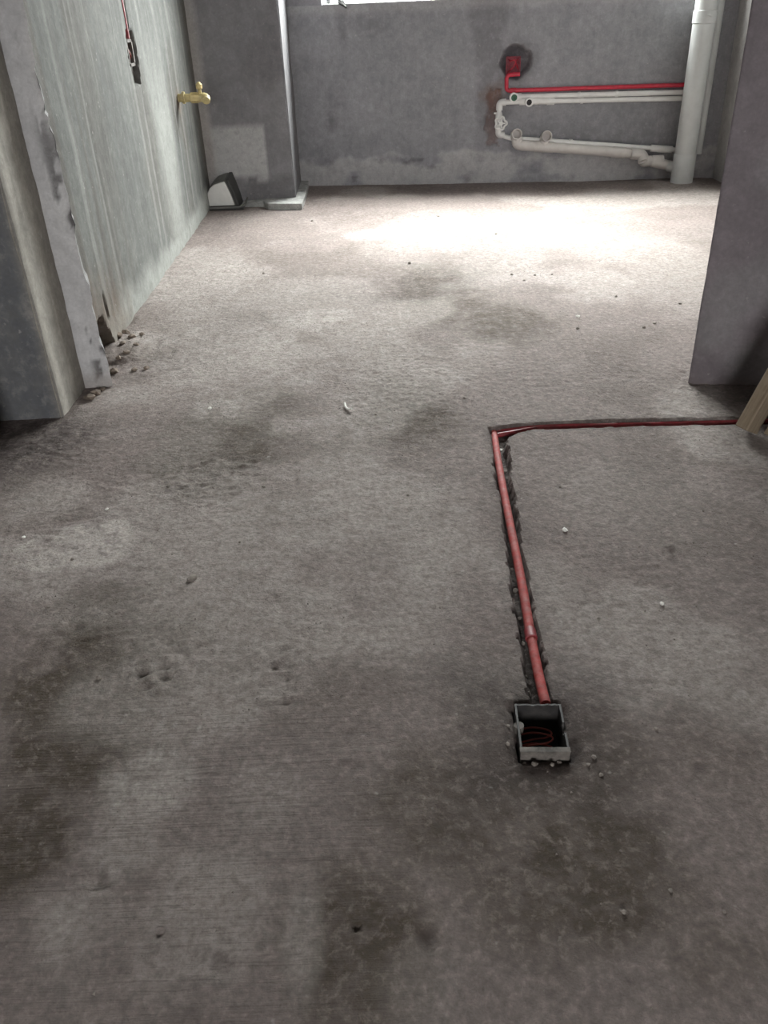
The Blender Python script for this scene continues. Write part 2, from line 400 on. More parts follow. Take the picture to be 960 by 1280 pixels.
def floor_height(X, Y):
    X = np.asarray(X, float); Y = np.asarray(Y, float)
    z = (fbm(X * 1.6, Y * 1.6, 3, 1) - .5) * .012
    wob = .5 * (fbm(X * 9, Y * 9, 3, 8) - .5)
    R = np.zeros_like(X)
    for px, py, rx, ry, a in rough_px: R = np.maximum(R, a * sstep(1.25, .25, blob(X, Y, px, py, rx, ry) + wob * 1.6))
    R = np.maximum(R, .16 + .34 * sstep(.5, .7, fbm(X * 2.3 + 5, Y * 2.3, 4, 12)))
    rid = 1 - np.abs(2 * fbm(X * 27 + Y * 10, Y * 48 - X * 8, 4, 20) - 1)
    rid2 = fbm(X * 75, Y * 75, 3, 21)
    z += R * ((rid - .75) * .0065 + (rid2 - .5) * .007)
    z += (fbm(X * 26, Y * 26, 3, 30) - .5) * .0016
    # straight trowel marks near the camera, on the left
    tm = sstep(.15, -.25, X) * sstep(1.25, .8, Y) * sstep(.35, .55, fbm(X * 3, Y * 3, 3, 31))
    sc = fbm(X * 3 + 3, (Y - .05 * X) * 170, 3, 33)
    z += -tm * sstep(.58, .78, sc) * .0014
    sc2 = fbm(X * 4 + 8, (Y - .05 * X) * 60, 3, 37); z += -tm * sstep(.66, .76, sc2) * .0018
    # curved float marks
    ang = np.hypot(X - 1.6, Y + .2); z += (fbm(ang * 60, np.arctan2(Y + .2, X - 1.6) * 5, 3, 36) - .5) * .0010
    for px, py, r in pits_px:
        if r <= 0: continue
        c = on_floor(px, py); d = np.hypot(X - c[0], (Y - c[1]) * .8) / r * (1 + 1.2 * (fbm(X * 70, Y * 70, 2, 40) - .5))
        z += -.0045 * sstep(1.05, .1, d) + .002 * sstep(1.9, 1.1, d) * sstep(.8, 1.2, d)
    # loose rubble heap at the broken foot of the left wall
    c = on_floor(158, 438); d = np.hypot((X - c[0]) / .10, (Y - c[1]) / .22)
    z += sstep(1.1, .1, d) * (.006 + .035 * (fbm(X * 24, Y * 24, 4, 44) - .35))
    # dirt fillet along the left wall and pier feet
    z += sstep(.09, 0, X + .84) * (Y > 2.4) * (Y < 4.5) * (.004 + .014 * (fbm(X * 30, Y * 30, 3, 45) - .4))
    # chased groove
    g = groove_mask(X, Y); z = z - sstep(-.002, .006, g) * (.026 + .014 * (fbm(X * 70, Y * 70, 3, 50) - .5)) + .0015 * sstep(-.012, -.002, g) * (fbm(X * 120, Y * 120, 2, 51) - .3)
    # pit round the junction box
    bx, by = box_local(X, Y)
    q = np.maximum(np.abs(bx) - .0375, np.abs(by) - .049)
    jag = (fbm(X * 34, Y * 34, 4, 52) - .5) * .018
    z = np.where(q < -.003, -.060, z - sstep(.018, .0, q + jag) * .010 + .004 * sstep(.05, .015, q) * (fbm(X * 80, Y * 80, 3, 53) - .5))
    return z
def fz(x, y): return float(floor_height(np.array([x]), np.array([y]))[0])
def axis(a, b, fa, fb, coarse, fine):
    return np.concatenate([np.arange(a, fa, coarse), np.arange(fa, fb, fine), np.arange(fb, b, coarse), [b]])
def floor_fn(X, Y):
    z = floor_height(X, Y); wob = fbm(X * 5, Y * 5, 5, 60) - .5
    wob2 = fbm(X * 22, Y * 22, 4, 61) - .5
    D = np.zeros_like(X); L = np.zeros_like(X)
    for px, py, rx, ry, a in blobs_dark: D = np.maximum(D, a * sstep(1.35, .35, blob(X, Y, px, py, rx, ry) + wob * 1.3 + wob2 * .5))
    for px, py, rx, ry, a in blobs_light: L = np.maximum(L, a * sstep(1.3, .4, blob(X, Y, px, py, rx, ry) + wob * 1.5 + wob2 * .6))
    D = np.maximum(D, (.22 + .2 * sstep(1.4, .9, Y)) * sstep(.53, .66, fbm(X * 1.7, Y * 1.7 + 4, 5, 62)))
    L = np.maximum(L, .35 * sstep(.54, .68, fbm(X * 2.4 + 7, Y * 2.4, 5, 63)))
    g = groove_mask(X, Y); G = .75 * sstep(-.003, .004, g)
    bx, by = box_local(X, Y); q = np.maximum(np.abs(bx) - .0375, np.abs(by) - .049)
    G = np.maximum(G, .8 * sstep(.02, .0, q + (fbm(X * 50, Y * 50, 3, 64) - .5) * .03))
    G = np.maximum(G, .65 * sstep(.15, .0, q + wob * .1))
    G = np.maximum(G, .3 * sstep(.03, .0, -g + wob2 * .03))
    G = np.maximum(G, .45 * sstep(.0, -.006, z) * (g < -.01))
    c = on_floor(60, 560); G = np.maximum(G, .85 * sstep(.36, .08, np.hypot(X - c[0] + .12, (Y - c[1]) * 1.2) + wob * .15))  # paints the shadow of the left corner into the floor colour
    c = on_floor(915, 497); G = np.maximum(G, .5 * sstep(.16, .04, np.hypot(X - c[0] - .05, (Y - c[1]) * 1.6) + wob * .1))  # batten shadow before the pier, painted into the floor colour
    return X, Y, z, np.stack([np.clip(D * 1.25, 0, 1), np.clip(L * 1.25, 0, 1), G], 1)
mb = MB()
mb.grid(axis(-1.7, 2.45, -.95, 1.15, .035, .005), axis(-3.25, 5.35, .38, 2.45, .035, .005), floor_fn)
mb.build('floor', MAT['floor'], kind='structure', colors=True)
mb = MB(); mb.box(-1.9, 2.6, -3.5, 5.6, -.22, -.075); slab = mb.build('floor_slab', MAT['ceiling'], kind='structure', smooth=False)

# ------------------------------------------------------------------ walls
# far wall (slightly out of square), window opening above the cement sill
WT = .20
def back_pt(u, off, z): return u, BY + BK * u - off * BN, z     # u is world x along the wall
rec = on_back(640, 77); hol = on_back(614, 140)
def back_fn(U, Z):
    d = (fbm(U * 3, Z * 3, 4, 70) - .5) * .008 + (fbm(U * 25, Z * 25, 3, 71) - .5) * .002
    q = np.hypot(U - rec[0] - .02, (Z - rec[2])) + (fbm(U * 30, Z * 30, 3, 72) - .5) * .02
    hole = sstep(.088, .066, q)
    d -= .045 * hole
    ch = sstep(.012, .0, np.maximum(np.abs(U - .690) - .028, np.abs(Z - .33) - .135) + (fbm(U * 40, Z * 40, 3, 73) - .5) * .05)
    d -= .012 * ch
    ups = sstep(.17, .145, Z + (fbm(U * 6, U * 0 + 3, 4, 74) - .5) * .12 - .0)       # rough slurry upstand
    d += ups * (.006 + .010 * (fbm(U * 18, Z * 18, 4, 75) - .5))
    R = .65 * hole * 1 + .35 * sstep(.14, .09, q)
    R = np.maximum(R, .45 * sstep(.60, .72, fbm(U * 3.1, Z * 2.2, 5, 76)))
    R = np.maximum(R, .6 * ups * sstep(.56, .66, fbm(U * 14, Z * 20, 4, 77)))
    R = np.maximum(R, .35 * sstep(.012, .05, Z) * sstep(.2, .0, np.abs(Z - (.30 - .085 * (U - .7)) + .08)) * sstep(.7, .9, U) * sstep(1.85, 1.7, U))
    G = .75 * ups * sstep(.3, .5, fbm(U * 5, Z * 9, 4, 78))
    G = np.maximum(G, .35 * sstep(.84, .88, Z + .02 * wobv(U)))
    B = .55 * ch + .7 * sstep(.09, .02, np.hypot(U - .69, Z - .44) + (fbm(U * 25, Z * 25, 3, 79) - .5) * .07)
    x, y, z = back_pt(U, d, Z)
    return x, y, z, np.stack([R, G, np.clip(B, 0, .85)], 1)
def wobv(U): return fbm(U * 7, U * 0 + 1, 3, 80)
UX0, UX1 = -1.15, 2.1
mb = MB()
mb.grid(np.arange(-.45, 1.96, .008), np.concatenate([np.arange(0, .9, .008) - .02, [WZ0]]), back_fn)
Mb = Matrix.Translation((0, BY, 0)) @ Matrix.Rotation(BANG, 4, 'Z')
def bbox_(u0, u1, o0, o1, z0, z1): mb.box(u0 * BN, u1 * BN, o0, o1, z0, z1, Mb)
bbox_(UX0, -.45, .0, WT, -.05, WZ0); bbox_(1.955, UX1, .0, WT, -.05, WZ0)
bbox_(-.5, 1.96, .055, WT, -.05, WZ0 - .002)
bbox_(UX0, WX0, .002, WT, WZ0 - .003, WZ1); bbox_(WX1, UX1, .002, WT, WZ0 - .003, WZ1); bbox_(UX0, UX1, .0, WT, WZ1, CH + .02)
mb.build('wall_back', MAT['back'], kind='structure', colors=True, smooth=True)
# window: cement sill slab, frame, panes
win = bpy.data.objects.new('window_1', None); COL.objects.link(win); win['kind'] = 'structure'
mb = MB(); bbox_(WX0, WX1, .008, WT + .02, WZ0 - .02, WZ0 + .004); mb.build('window_sill', MAT['sill'], win, smooth=False, bevel=.006)
fo, fi = WT - .03, WT + .02
for nm, a, b_, c_, d_ in [('frame_rail', WX0, WX1, WZ0 - .03, WZ0 + .007), ('frame_rail', WX0, WX1, WZ1 - .05, WZ1), ('frame_stile', WX0, WX0 + .02, WZ0 + .007, WZ1 - .05),
                          ('frame_stile', WX1 - .05, WX1, WZ0 + .007, WZ1 - .05), ('frame_stile', (WX0 + WX1) / 2 - .025, (WX0 + WX1) / 2 + .025, WZ0 + .007, WZ1 - .05)]:
    mb = MB(); bbox_(a, b_, fo, fi, c_, d_); mb.build(nm, MAT['alu'], win, smooth=False, bevel=.003)
for a, b_ in ((WX0 + .02, (WX0 + WX1) / 2 - .025), ((WX0 + WX1) / 2 + .025, WX1 - .05)):
    mb = MB(); bbox_(a, b_, fo + .02, fo + .026, WZ0 + .007, WZ1 - .05); mb.build('pane', MAT['glass'], win, smooth=False)

# left wall with the outlet chase and the broken foot
LX = -.84
out_c = on_x(166, 68, LX)
def left_fn(Yv, Z):
    d = (fbm(Yv * 2.5, Z * 2.5, 4, 90) - .5) * .010 + (fbm(Yv * 30, Z * 3, 3, 91) - .5) * .003
    w = .066 - .022 * np.abs(Z - out_c[2]) / .1
    slot = np.maximum(np.abs(Yv - out_c[1]) - w, np.abs(Z - out_c[2] + .012) - .088) + (fbm(Yv * 40, Z * 40, 3, 92) - .5) * .012
    s1 = sstep(.004, -.006, slot)
    s2 = sstep(.003, -.005, np.maximum(np.abs(Yv - out_c[1] + .005) - .014, out_c[2] - Z) + (fbm(Yv * 50, Z * 50, 2, 93) - .5) * .008)
    d -= np.maximum(.022 * s1, .012 * s2)
    cav = sstep(1.15, .75, np.hypot((Yv - 2.47) / .07, (Z - .02) / .085) + (fbm(Yv * 30, Z * 30, 3, 94) - .5) * .7)
    d -= .09 * cav
    cr = sstep(.012, .002, np.abs(Yv - 2.56 + .1 * (Z - .1))) * sstep(.08, .10, Z) * sstep(.19, .13, Z); d -= .015 * cr
    foot = sstep(.13, .04, Z + (fbm(Yv * 9, Z * 9, 3, 95) - .5) * .07)
    d += foot * .006 * (fbm(Yv * 25, Z * 25, 3, 96))
    st = fbm(Yv * 16, Z * .5, 4, 97)
    R = .55 * sstep(.55, .68, st) * sstep(3.3, 2.5, Yv) + .65 * sstep(.10, .0, 4.6 - Yv + .02 * (fbm(Yv * 9, Z * 7, 3, 98) - .5))  # last term paints the shade of the corner beside the column
    R = np.maximum(R, np.maximum(.45 * s1, .4 * s2))
    R = np.maximum(R, .35 * sstep(.56, .7, fbm(Yv * 3, Z * 2, 5, 99)))
    R = np.maximum(R, .6 * sstep(.05, .0, np.abs(Yv - 4.16 - .03 * (fbm(Z * 9, Z * 4, 3, 89) - .5)) - .02) * sstep(.56, .5, Z) * sstep(.22, .4, Z))
    G = .6 * sstep(.28, .05, np.abs(Yv - 3.75) + .25 * (fbm(Yv * 6, Z * 2, 4, 100) - .5)) * sstep(.95, .4, Z)
    G = np.maximum(G, .3 * sstep(.62, .7, fbm(Yv * 22, Z * .4 + 3, 3, 101)))
    G = np.maximum(G, .75 * foot)
    B = .6 * sstep(.35, .05, np.hypot((Yv - 2.5) / 1.3, Z - .0) + .12 * (fbm(Yv * 20, Z * 20, 3, 102) - .5))
    B = np.maximum(B, .5 * sstep(.07, .02, np.hypot(Yv - 4.15, Z - .55) + .04 * (fbm(Yv * 30, Z * 30, 3, 103) - .5)))
    return LX + d, Yv, Z, np.stack([np.clip(R, 0, .85), np.clip(G, 0, .8), B], 1)
mb = MB()
yy = np.concatenate([np.arange(2.26, 4.66, .008)])
mb.grid(yy, np.arange(-.04, 1.12, .008), left_fn)
mb.box(LX - .3, LX - .11, 2.30, 5.3, -.05, 1.10); mb.box(LX - .3, LX, 2.30, 5.3, 1.10, CH)
mb.build('wall_left', MAT['left'], kind='structure', colors=True)

# near jamb of the left wall: its end face looks at the camera
def ragged_box(mb, x0, x1, y0, y1, z0, z1, amp, seed, face_col=None, step=.015, zstep=.03, jag=None):
    """box with relief and worn arrises; jag(face,z)->extra offset of the right front edge"""
    zs = np.arange(z0, z1 + zstep * .5, zstep)
    def shape(X, Y, Z):
        n = (fbm(X * 11 + Y * 9, Z * 11, 4, seed) - .5) * amp
        m_ = (fbm(X * 60 + Y * 50, Z * 60, 3, seed + 1) - .5) * amp * .5
        return n + m_
    nx = max(2, int(abs(x1 - x0) / step)); ny = max(2, int(abs(y1 - y0) / step))
    def wear(a, b, t, Z):
        w = .006 * sstep(.012, 0, np.minimum(t - a, b - t)) * (0.4 + 1.2 * fbm(Z * 25, Z * 0 + seed, 3, seed + 3)); return w
    def front(U, Z):
        d = shape(U, U * 0 + y0, Z) - wear(x0, x1, U, Z); c = np.zeros((len(U), 3)) if face_col is None else face_col('front', U, Z)
        return U - (U > x1 - 1e-6) * .0, y0 - d * 1., Z, c
    def side(Yv, Z):
        d = shape(Yv * 0 + x1, Yv, Z) - wear(y0, y1, Yv, Z); c = np.zeros((len(Yv), 3)) if face_col is None else face_col('side', Yv, Z)
        return x1 + d, Yv, Z, c
    def sideL(Yv, Z):
        return x0 + 0 * Yv, Yv, Z, np.zeros((len(Yv), 3))
    mb.grid(np.linspace(x0, x1, nx + 1), zs, front)
    mb.grid(np.linspace(y0, y1, ny + 1), zs, side)
    mb.grid(np.linspace(y1, y0, ny + 1), zs[::4], sideL)

def jamb_col(face, U, Z):
    st = fbm(U * 30, Z * .8, 4, 120)
    R = (.25 + .2 * (face == 'side')) * sstep(.52, .68, st) + .45 * sstep(.07, .0, 2.235 - U) * (face == 'side')
    G = .25 * (face == 'side') + .45 * sstep(.55, .7, fbm(U * 26 + 4, Z * .7, 4, 121)) * (face == 'side') + .5 * sstep(.05, .01, U - 2.02) * (face == 'side') * fbm(Z * 6, U * 20, 3, 122)  # side face coloured paler in place of light it lacks
    B = .85 * (face == 'front') * sstep(-.005, .02, (-.845 + .004 * fbm(Z * 20, Z * 0, 3, 124)) - U) + 0 * U  # end face: bluish coat, darkened to paint in its shade
    return np.stack([np.clip(R, 0, .8), np.clip(G, 0, .7), B], 1)
mb = MB(); ragged_box(mb, -1.75, LX, 2.02, 2.27, -.02, CH, .007, 110, jamb_col); mb.box(-1.74, LX - .012, 2.032, 2.30, -.02, CH)
mb.build('wall_left_jamb', MAT['jamb'], kind='structure', colors=True)

# proud strip of pale plaster with a flaking right edge
mb = MB()
zs = np.arange(-.01, CH, .012)
SX0, SX1, SY = LX - .012, -.768, 2.225
def strip_front(U, Z):
    t = (U - SX0) / (SX1 - SX0); edge = (fbm(Z * 22, Z * 0 + 2, 4, 130) - .5) * .018 - .010 * sstep(.62, .66, fbm(Z * 9, Z * 0 + 6, 3, 131))
    x = U + edge * sstep(.5, 1, t); d = (fbm(U * 20, Z * 9, 4, 132) - .5) * .007
    fl = sstep(.57, .61, fbm(U * 26 + 3, Z * 12, 4, 133)) * sstep(.4, .75, t)
    d -= .004 * fl; d -= .006 * sstep(.86, 1, t)
    R = 1.2 * fl * sstep(1.2, .3, Z) + .15 * sstep(.3, .0, t)
    B = .5 * sstep(.06, .0, Z)
    return x, SY - d, Z, np.stack([np.clip(R, 0, 1), .4 * sstep(.5, .7, fbm(U * 14, Z * 3, 3, 134)), B], 1)
def strip_side(Yv, Z):
    edge = (fbm(Z * 22, Z * 0 + 2, 4, 130) - .5) * .018 - .010 * sstep(.62, .66, fbm(Z * 9, Z * 0 + 6, 3, 131))
    t = (Yv - SY) / .11
    fl = sstep(.47, .55, fbm(Yv * 40 + 1, Z * 16, 4, 136) + .12 * (1 - t))
    k0 = edge; d = (fbm(Yv * 30, Z * 9, 3, 137) - .5) * .008
    y0 = SY - (fbm(Yv * 0 + SX1 * 20, Z * 9, 4, 132) - .5) * .007 + .006
    return SX1 + k0 + d * t - .036 * t, np.where(t < .02, y0, Yv), Z, np.stack([.8 + .2 * fl, .1 * fl, .3 * sstep(.06, 0, Z)], 1)  # side painted dark to hold down the window light on it
mb.grid(np.linspace(SX0, SX1, 14), zs, strip_front)
mb.grid(np.linspace(SY, SY + .11, 10), zs, strip_side)
mb.box(SX0 + .002, SX1 - .045, SY + .012, SY + .108, 0, CH)
mb.build('trim_1', MAT['plaster'], kind='structure', colors=True)

# column standing in the far left corner
def col_col(face, U, Z):
    R = .4 * sstep(.55, .7, fbm(U * 4, Z * 3, 5, 140)); G = U * 0
    if face == 'front':
        w = (fbm(U * 30, Z * 30, 3, 141) - .5) * .02
        a, b_ = on_y(267, 158, 4.62), on_y(336, 222, 4.62)
        q = np.maximum(np.maximum(a[0] - .03 - U, U - b_[0]), np.maximum(b_[2] - Z, Z - a[2]))
        G = .85 * sstep(.008, -.006, q + w)
        G = np.maximum(G, .5 * sstep(.012, -.01, U + .795 + .012 * (fbm(Z * 9, Z * 0, 3, 142) - .5)))
        R = np.maximum(R, .6 * sstep(.10, .05, np.abs(Z - .075) + .06 * (fbm(U * 20, Z * 20, 4, 143) - .3)) * sstep(-.72, -.6, U))
        B = .55 * sstep(.012, -.01, U + .795) * fbm(Z * 3, U * 30, 3, 144)
    else:
        G = 0 * U; B = U * 0; R = R * .3 + .5  # side face darkened in colour to tame the window glare
    return np.stack([np.clip(R, 0, .8), G, B], 1)
mb = MB(); ragged_box(mb, LX - .03, -.395, 4.62, 5.25, -.02, CH, .005, 145, col_col); mb.box(LX - .02, -.405, 4.635, 5.25, -.02, CH)
mb.build('wall_back_column', MAT['column'], kind='structure', colors=True)
# thin cement ledge round the foot of the column
mb = MB()
pts = [(-.84, 4.575), (-.70, 4.585), (-.56, 4.565), (-.53, 4.50), (-.44, 4.475), (-.352, 4.462), (-.347, 4.80), (-.352, 5.10), (-.40, 5.12), (-.84, 4.70)]
pts = [(p[0], p[1]) for p in pts]
n = len(pts); v = [(x, y, -.01) for x, y in pts] + [(x, y, .014 if x < -.6 else .030) for x, y in pts]
mb.add(v, [tuple(range(n))[::-1], tuple(range(n, 2 * n))] + [(i, (i + 1) % n, (i + 1) % n + n, i + n) for i in range(n)])
mb.build('trim_2', MAT['sill'], kind='structure', smooth=False, bevel=.004)

# right wall, pier, ceiling and the near room
RWX = 1.885
mb = MB(); mb.box(RWX, RWX + .2, 2.15, 5.3, -.05, CH); mb.build('wall_right', MAT['right'], kind='structure', smooth=False)
PK = -.20
def pier_fn(U, Z):
    d = (fbm(U * 5, Z * 5, 4, 150) - .5) * .008 - .006 * sstep(.012, .0, U - .838) * (.3 + fbm(Z * 30, Z * 0, 3, 151))
    R = .5 * sstep(.55, .7, fbm(U * 4, Z * 2, 5, 152)) ; G = .5 * sstep(.56, .7, fbm(U * 5 + 7, Z * 4, 5, 153)); B = .4 * sstep(.06, .0, Z + .05 * fbm(U * 20, Z * 20, 3, 154))
    return U, 2.065 + PK * (U - .838) - d, Z, np.stack([R, G, B], 1)
mb = MB(); mb.grid(np.linspace(.838, 2.45, 120), np.arange(-.03, CH, .02), pier_fn)
mb.add([(.838, 2.065, -.03), (.838, 2.065, CH), (.886, 2.185, -.03), (.886, 2.185, CH), (2.45, 1.87, -.03), (2.45, 1.87, CH)], [(0, 2, 3, 1), (2, 4, 5, 3)])
mb.box(1.80, 2.6, 1.99, 2.3, -.05, CH)
mb.build('wall_right_pier', MAT['pier'], kind='structure', colors=True)
mb = MB(); mb.box(-1.9, 2.6, -3.5, 5.6, CH, CH + .15); mb.build('ceiling', MAT['ceiling'], kind='structure', smooth=False)
mb = MB(); mb.box(2.40, 2.6, -3.4, 2.05, -.05, CH); mb.build('wall_right_near', MAT['shade'], kind='structure', smooth=False)
mb = MB(); mb.box(-1.9, -.955, -3.3, 1.82, -.05, CH); mb.build('wall_left_shade_blocker', MAT['shade'], kind='structure', smooth=False)  # unseen wall, placed and lengthened to shadow the left floor corner
mb = MB(); mb.box(-1.9, -1.7, 1.75, 2.1, -.05, CH); mb.build('wall_left_recess', MAT['shade'], kind='structure', smooth=False)
mb = MB()
for a in ((-1.7, RX0, -.05, CH), (RX1, 2.6, -.05, CH), (RX0, RX1, -.05, RZ0), (RX0, RX1, RZ1, CH)): mb.box(a[0], a[1], RY - .2, RY, a[2], a[3])
mb.build('wall_rear', MAT['shade'], kind='structure', smooth=False)

# ------------------------------------------------------------------ far wall plumbing
def pl(x, y, off): return Vector(on_back(x, y, off))
WO = .024; WR = .0125
# thick drain stack in the corner
sb = pl(853, 217, .12); st_top = Vector((sb.x, sb.y, CH))
SBX, SBY = sb.x, sb.y
stk = thing('drain_stack', 'thick pale grey vertical drain pipe standing in the far right corner', 'pipe', (SBX, SBY, 0))
part(MB().tube(dense([(SBX, SBY, -.005), (SBX, SBY, CH)], .3), .054, 32), 'pipe', MAT['stack'], stk)
part(MB().tube([(SBX, SBY, .745), (SBX, SBY, .748), (SBX, SBY, .80), (SBX, SBY, .803)], .058, 32, rr=[.054, .0575, .0575, .054]), 'collar', MAT['stack'], stk)
part(MB().tube([(SBX, SBY, -.005), (SBX, SBY, .004), (SBX, SBY, .145), (SBX, SBY, .150)], .058, 32, rr=[.0575, .0575, .0575, .054]), 'socket', MAT['stack'], stk)
br = pl(842, 202, .055)
jy = SBY + .0
part(MB().tube([(SBX - .03, SBY + .015, .073), (br.x - .02, br.y, .074)], .0275, 20), 'branch', MAT['stack'], stk)
part(MB().tube([(SBX - .01, SBY - .0545, .78), (SBX + .002, SBY - .0565, .78), (SBX + .012, SBY - .056, .776)], .006, 8), 'clip', MAT['stack'], stk)

# small diameter white supply pipe: upper run, valve, lower run, riser behind the stack
wp = thing('supply_pipe', 'U-shaped white water pipe with a stop valve on the far wall', 'pipe', tuple(pl(622, 150, 0.0) * 1.0))
e1 = pl(627, 128, WO); tee = pl(660, 127, WO); r2 = pl(852, 123, WO); e2 = pl(621, 169, WO)
va = pl(622, 153, WO)
e1.x = e2.x = va.x = (e1.x + va.x) / 2 - .002
part(MB().tube(dense([e1 + Vector((.02, -.0, 0)), tee, r2 + Vector((.06, -.008, 0))], .1), WR, 14), 'pipe', MAT['white'], wp)
part(MB().tube(dense([e1 - Vector((0, 0, .02)), e2 + Vector((0, 0, .02))], .05), WR, 14), 'pipe', MAT['white'], wp)
for c, s_ in ((e1, -1), (e2, 1)):
    part(MB().tube(fillet([c + Vector((.034, -.004, 0)), c, c + Vector((0, 0, s_ * .038))], .022), .0175, 16), 'elbow', MAT['white'], wp)
l_end = pl(840, 187, WO)
l_a = pl(636, 172.5, WO)
rv = pl(887, 90, .045); riser = Vector((rv.x, rv.y, 0))
low = [e2 + Vector((.02, -.0025, -.002)), l_a, l_end, Vector((riser.x, riser.y, l_end.z - .012)), Vector((riser.x, riser.y, CH))]
part(MB().tube(fillet(low, .03), .0125, 14), 'pipe', MAT['white'], wp)
part(MB().tube(dense([Vector((riser.x, riser.y, l_end.z - .02)), Vector((riser.x, riser.y, CH))], .3), .0225, 16), 'riser_pipe', MAT['stack'], wp)
so = l_a.lerp(l_end, .87); part(MB().tube([so, l_end], .0185, 16), 'socket', MAT['white'], wp)
tp = part(MB().tube([tee - Vector((.045, -.005, 0)), tee + Vector((.05, -.006, 0))], .017, 16), 'tee', MAT['white'], wp)
part(MB().open_pipe([tee, tee + Vector((0, -.02, 0)), tee + Vector((0, -.042, 0))], .0215, .0145, .036), 'tee_outlet', MAT['white'], tp)
part(MB().open_pipe([tee + Vector((0, -.026, 0)), tee + Vector((0, -.03, 0)), tee + Vector((0, -.036, 0))], .0143, .0098, .008), 'mouth_shade_ring', MAT['darkmetal'], tp, 'dark ring standing in for the shade in the tee mouth')  # dark ring added to paint shade inside the open tee mouth
s1, s2 = pl(684, 126.5, WO), pl(693, 126.2, WO)
part(MB().tube([s1, s2], .019, 16), 'socket', MAT['white'], wp)
part(MB().tube([tee + Vector((.04, -.006, 0)), s1], .0155, 16), 'pipe', MAT['white'], wp)
vb = part(MB().tube([va + Vector((0, 0, .05)), va + Vector((0, 0, .04)), va, va - Vector((0, 0, .04)), va - Vector((0, 0, .05))], .019, 16, rr=[.015, .0185, .021, .0185, .015]), 'valve_body', MAT['white'], wp)
hd = va + Vector((.004, -.045, 0))
part(MB().tube([va, hd], .009, 10), 'valve_stem', MAT['white'], vb)
hm = MB()
ring = [hd + Vector((math.cos(a), 0, math.sin(a))) * (.029 + .005 * math.cos(5 * a)) for a in np.linspace(0, 2 * math.pi, 41)]
hm.tube(ring, .005, 8); hm.tube([hd + Vector((0, .006, 0)), hd - Vector((0, .006, 0))], .011, 12)
for a in range(5):
    aa = 2 * math.pi * a / 5; hm.tube([hd, hd + Vector((math.cos(aa), 0, math.sin(aa))) * .025], .004, 6)
part(hm, 'valve_handle', MAT['white'], vb)
for c in (pl(727, 125.5, WO), l_a.lerp(l_end, .385)):
    k = MB(); k.tube([c - Vector((.007, 0, 0)), c + Vector((.007, -.001, 0))], .0165, 14); k.box(c.x - .007, c.x + .007, c.y, c.y + .026, c.z - .014, c.z + .014)
    part(k, 'clip', MAT['white'], wp)
part(MB().tube([e1 + Vector((-.028, 0, -.052)), e1 + Vector((.0, 0, -.052))], .005, 8), 'vent_plug', MAT['white'], wp)

# second supply line, above, ending in a green capped outlet
w1 = thing('supply_pipe', 'straight white water pipe ending in a green lined outlet, directly under the red conduit', 'pipe', tuple(pl(745, 118, 0)))
a1 = pl(641, 121, WO); b1 = pl(852, 115.3, WO)
part(MB().tube(dense([a1, b1 + Vector((.06, -.008, 0))], .1), .0125, 14), 'pipe', MAT['white'], w1)
part(MB().tube(fillet([a1 + Vector((.045, -.006, -.001)), a1 + Vector((.0, 0, 0)), a1 + Vector((0, -.03, 0))], .02), .0175, 16), 'elbow', MAT['white'], w1)
ol = part(MB().open_pipe([a1 + Vector((0, -.02, 0)), a1 + Vector((0, -.03, 0)), a1 + Vector((0, -.05, 0))], .0235, .0165, .018), 'outlet', MAT['white'], w1)
part(MB().open_pipe([a1 + Vector((0, -.034, 0)), a1 + Vector((0, -.04, 0)), a1 + Vector((0, -.046, 0))], .0163, .0095, .010), 'outlet_lining', MAT['green'], ol, 'green lining')
for f_ in (.40, .62):
    c = a1.lerp(b1, f_); k = MB(); k.tube([c - Vector((.006, 0, 0)), c + Vector((.006, 0, 0))], .0155, 12); k.box(c.x - .006, c.x + .006, c.y, c.y + .026, c.z - .012, c.z + .012)
    part(k, 'clip', MAT['white'], w1)

# red conduit rising to the round recess
rc = thing('wall_conduit', 'bright red electrical conduit bent up into a round recess on the far wall', 'conduit', tuple(pl(745, 110, 0)))
RO = .014
r0 = pl(633, 113.5, RO); r1 = pl(856, 106, RO); rb = pl(633.5, 94, RO); rt = pl(650, 92.5, RO)
part(MB().tube(fillet([r1 + Vector((.05, -.0065, 0)), r0, rb, Vector((rt.x, rt.y, rt.z))], .02), .0105, 12), 'pipe', MAT['redw'], rc)
part(MB().tube([r0 + Vector((.02, -.003, 0)), r0 + Vector((.05, -.0065, 0))], .0135, 12), 'coupling', MAT['redw'], rc)
bxm = MB(); ct = pl(641.5, 82, -.012)
Mx = Matrix.Translation(ct) @ Matrix.Rotation(BANG, 4, 'Z')
w_, h_ = .038, .043
bxm.box(-w_, w_, .018, .022, -h_, h_, Mx); bxm.box(-w_, -w_ + .004, -.018, .02, -h_, h_, Mx); bxm.box(w_ - .004, w_, -.018, .02, -h_, h_, Mx)
bxm.box(-w_, w_, -.018, .02, -h_, -h_ + .004, Mx); bxm.box(-w_, w_, -.018, .02, h_ - .004, h_, Mx)
ob = thing('outlet_box', 'small red square outlet box sunk in the dark round recess on the far wall', 'box', tuple(ct))
part(bxm, 'shell', MAT['outlet_red'], ob, smooth=False)
k = MB(); k.tube(smooth_path([tuple(Mx @ Vector(p)) for p in ((-.026, .014, -.03), (-.012, -.010, -.018), (.006, -.006, -.002), (.014, -.012, .020), (.024, .004, .030))]), .0032, 8)
part(k, 'wire', MAT['redw'], ob)
k = MB(); k.tube(smooth_path([tuple(Mx @ Vector(p)) for p in ((-.024, .014, .028), (-.014, -.006, .022), (.004, -.012, .026), (.016, -.004, .006), (.026, .012, -.016))]), .0032, 8)
part(k, 'wire', MAT['redw'], ob)

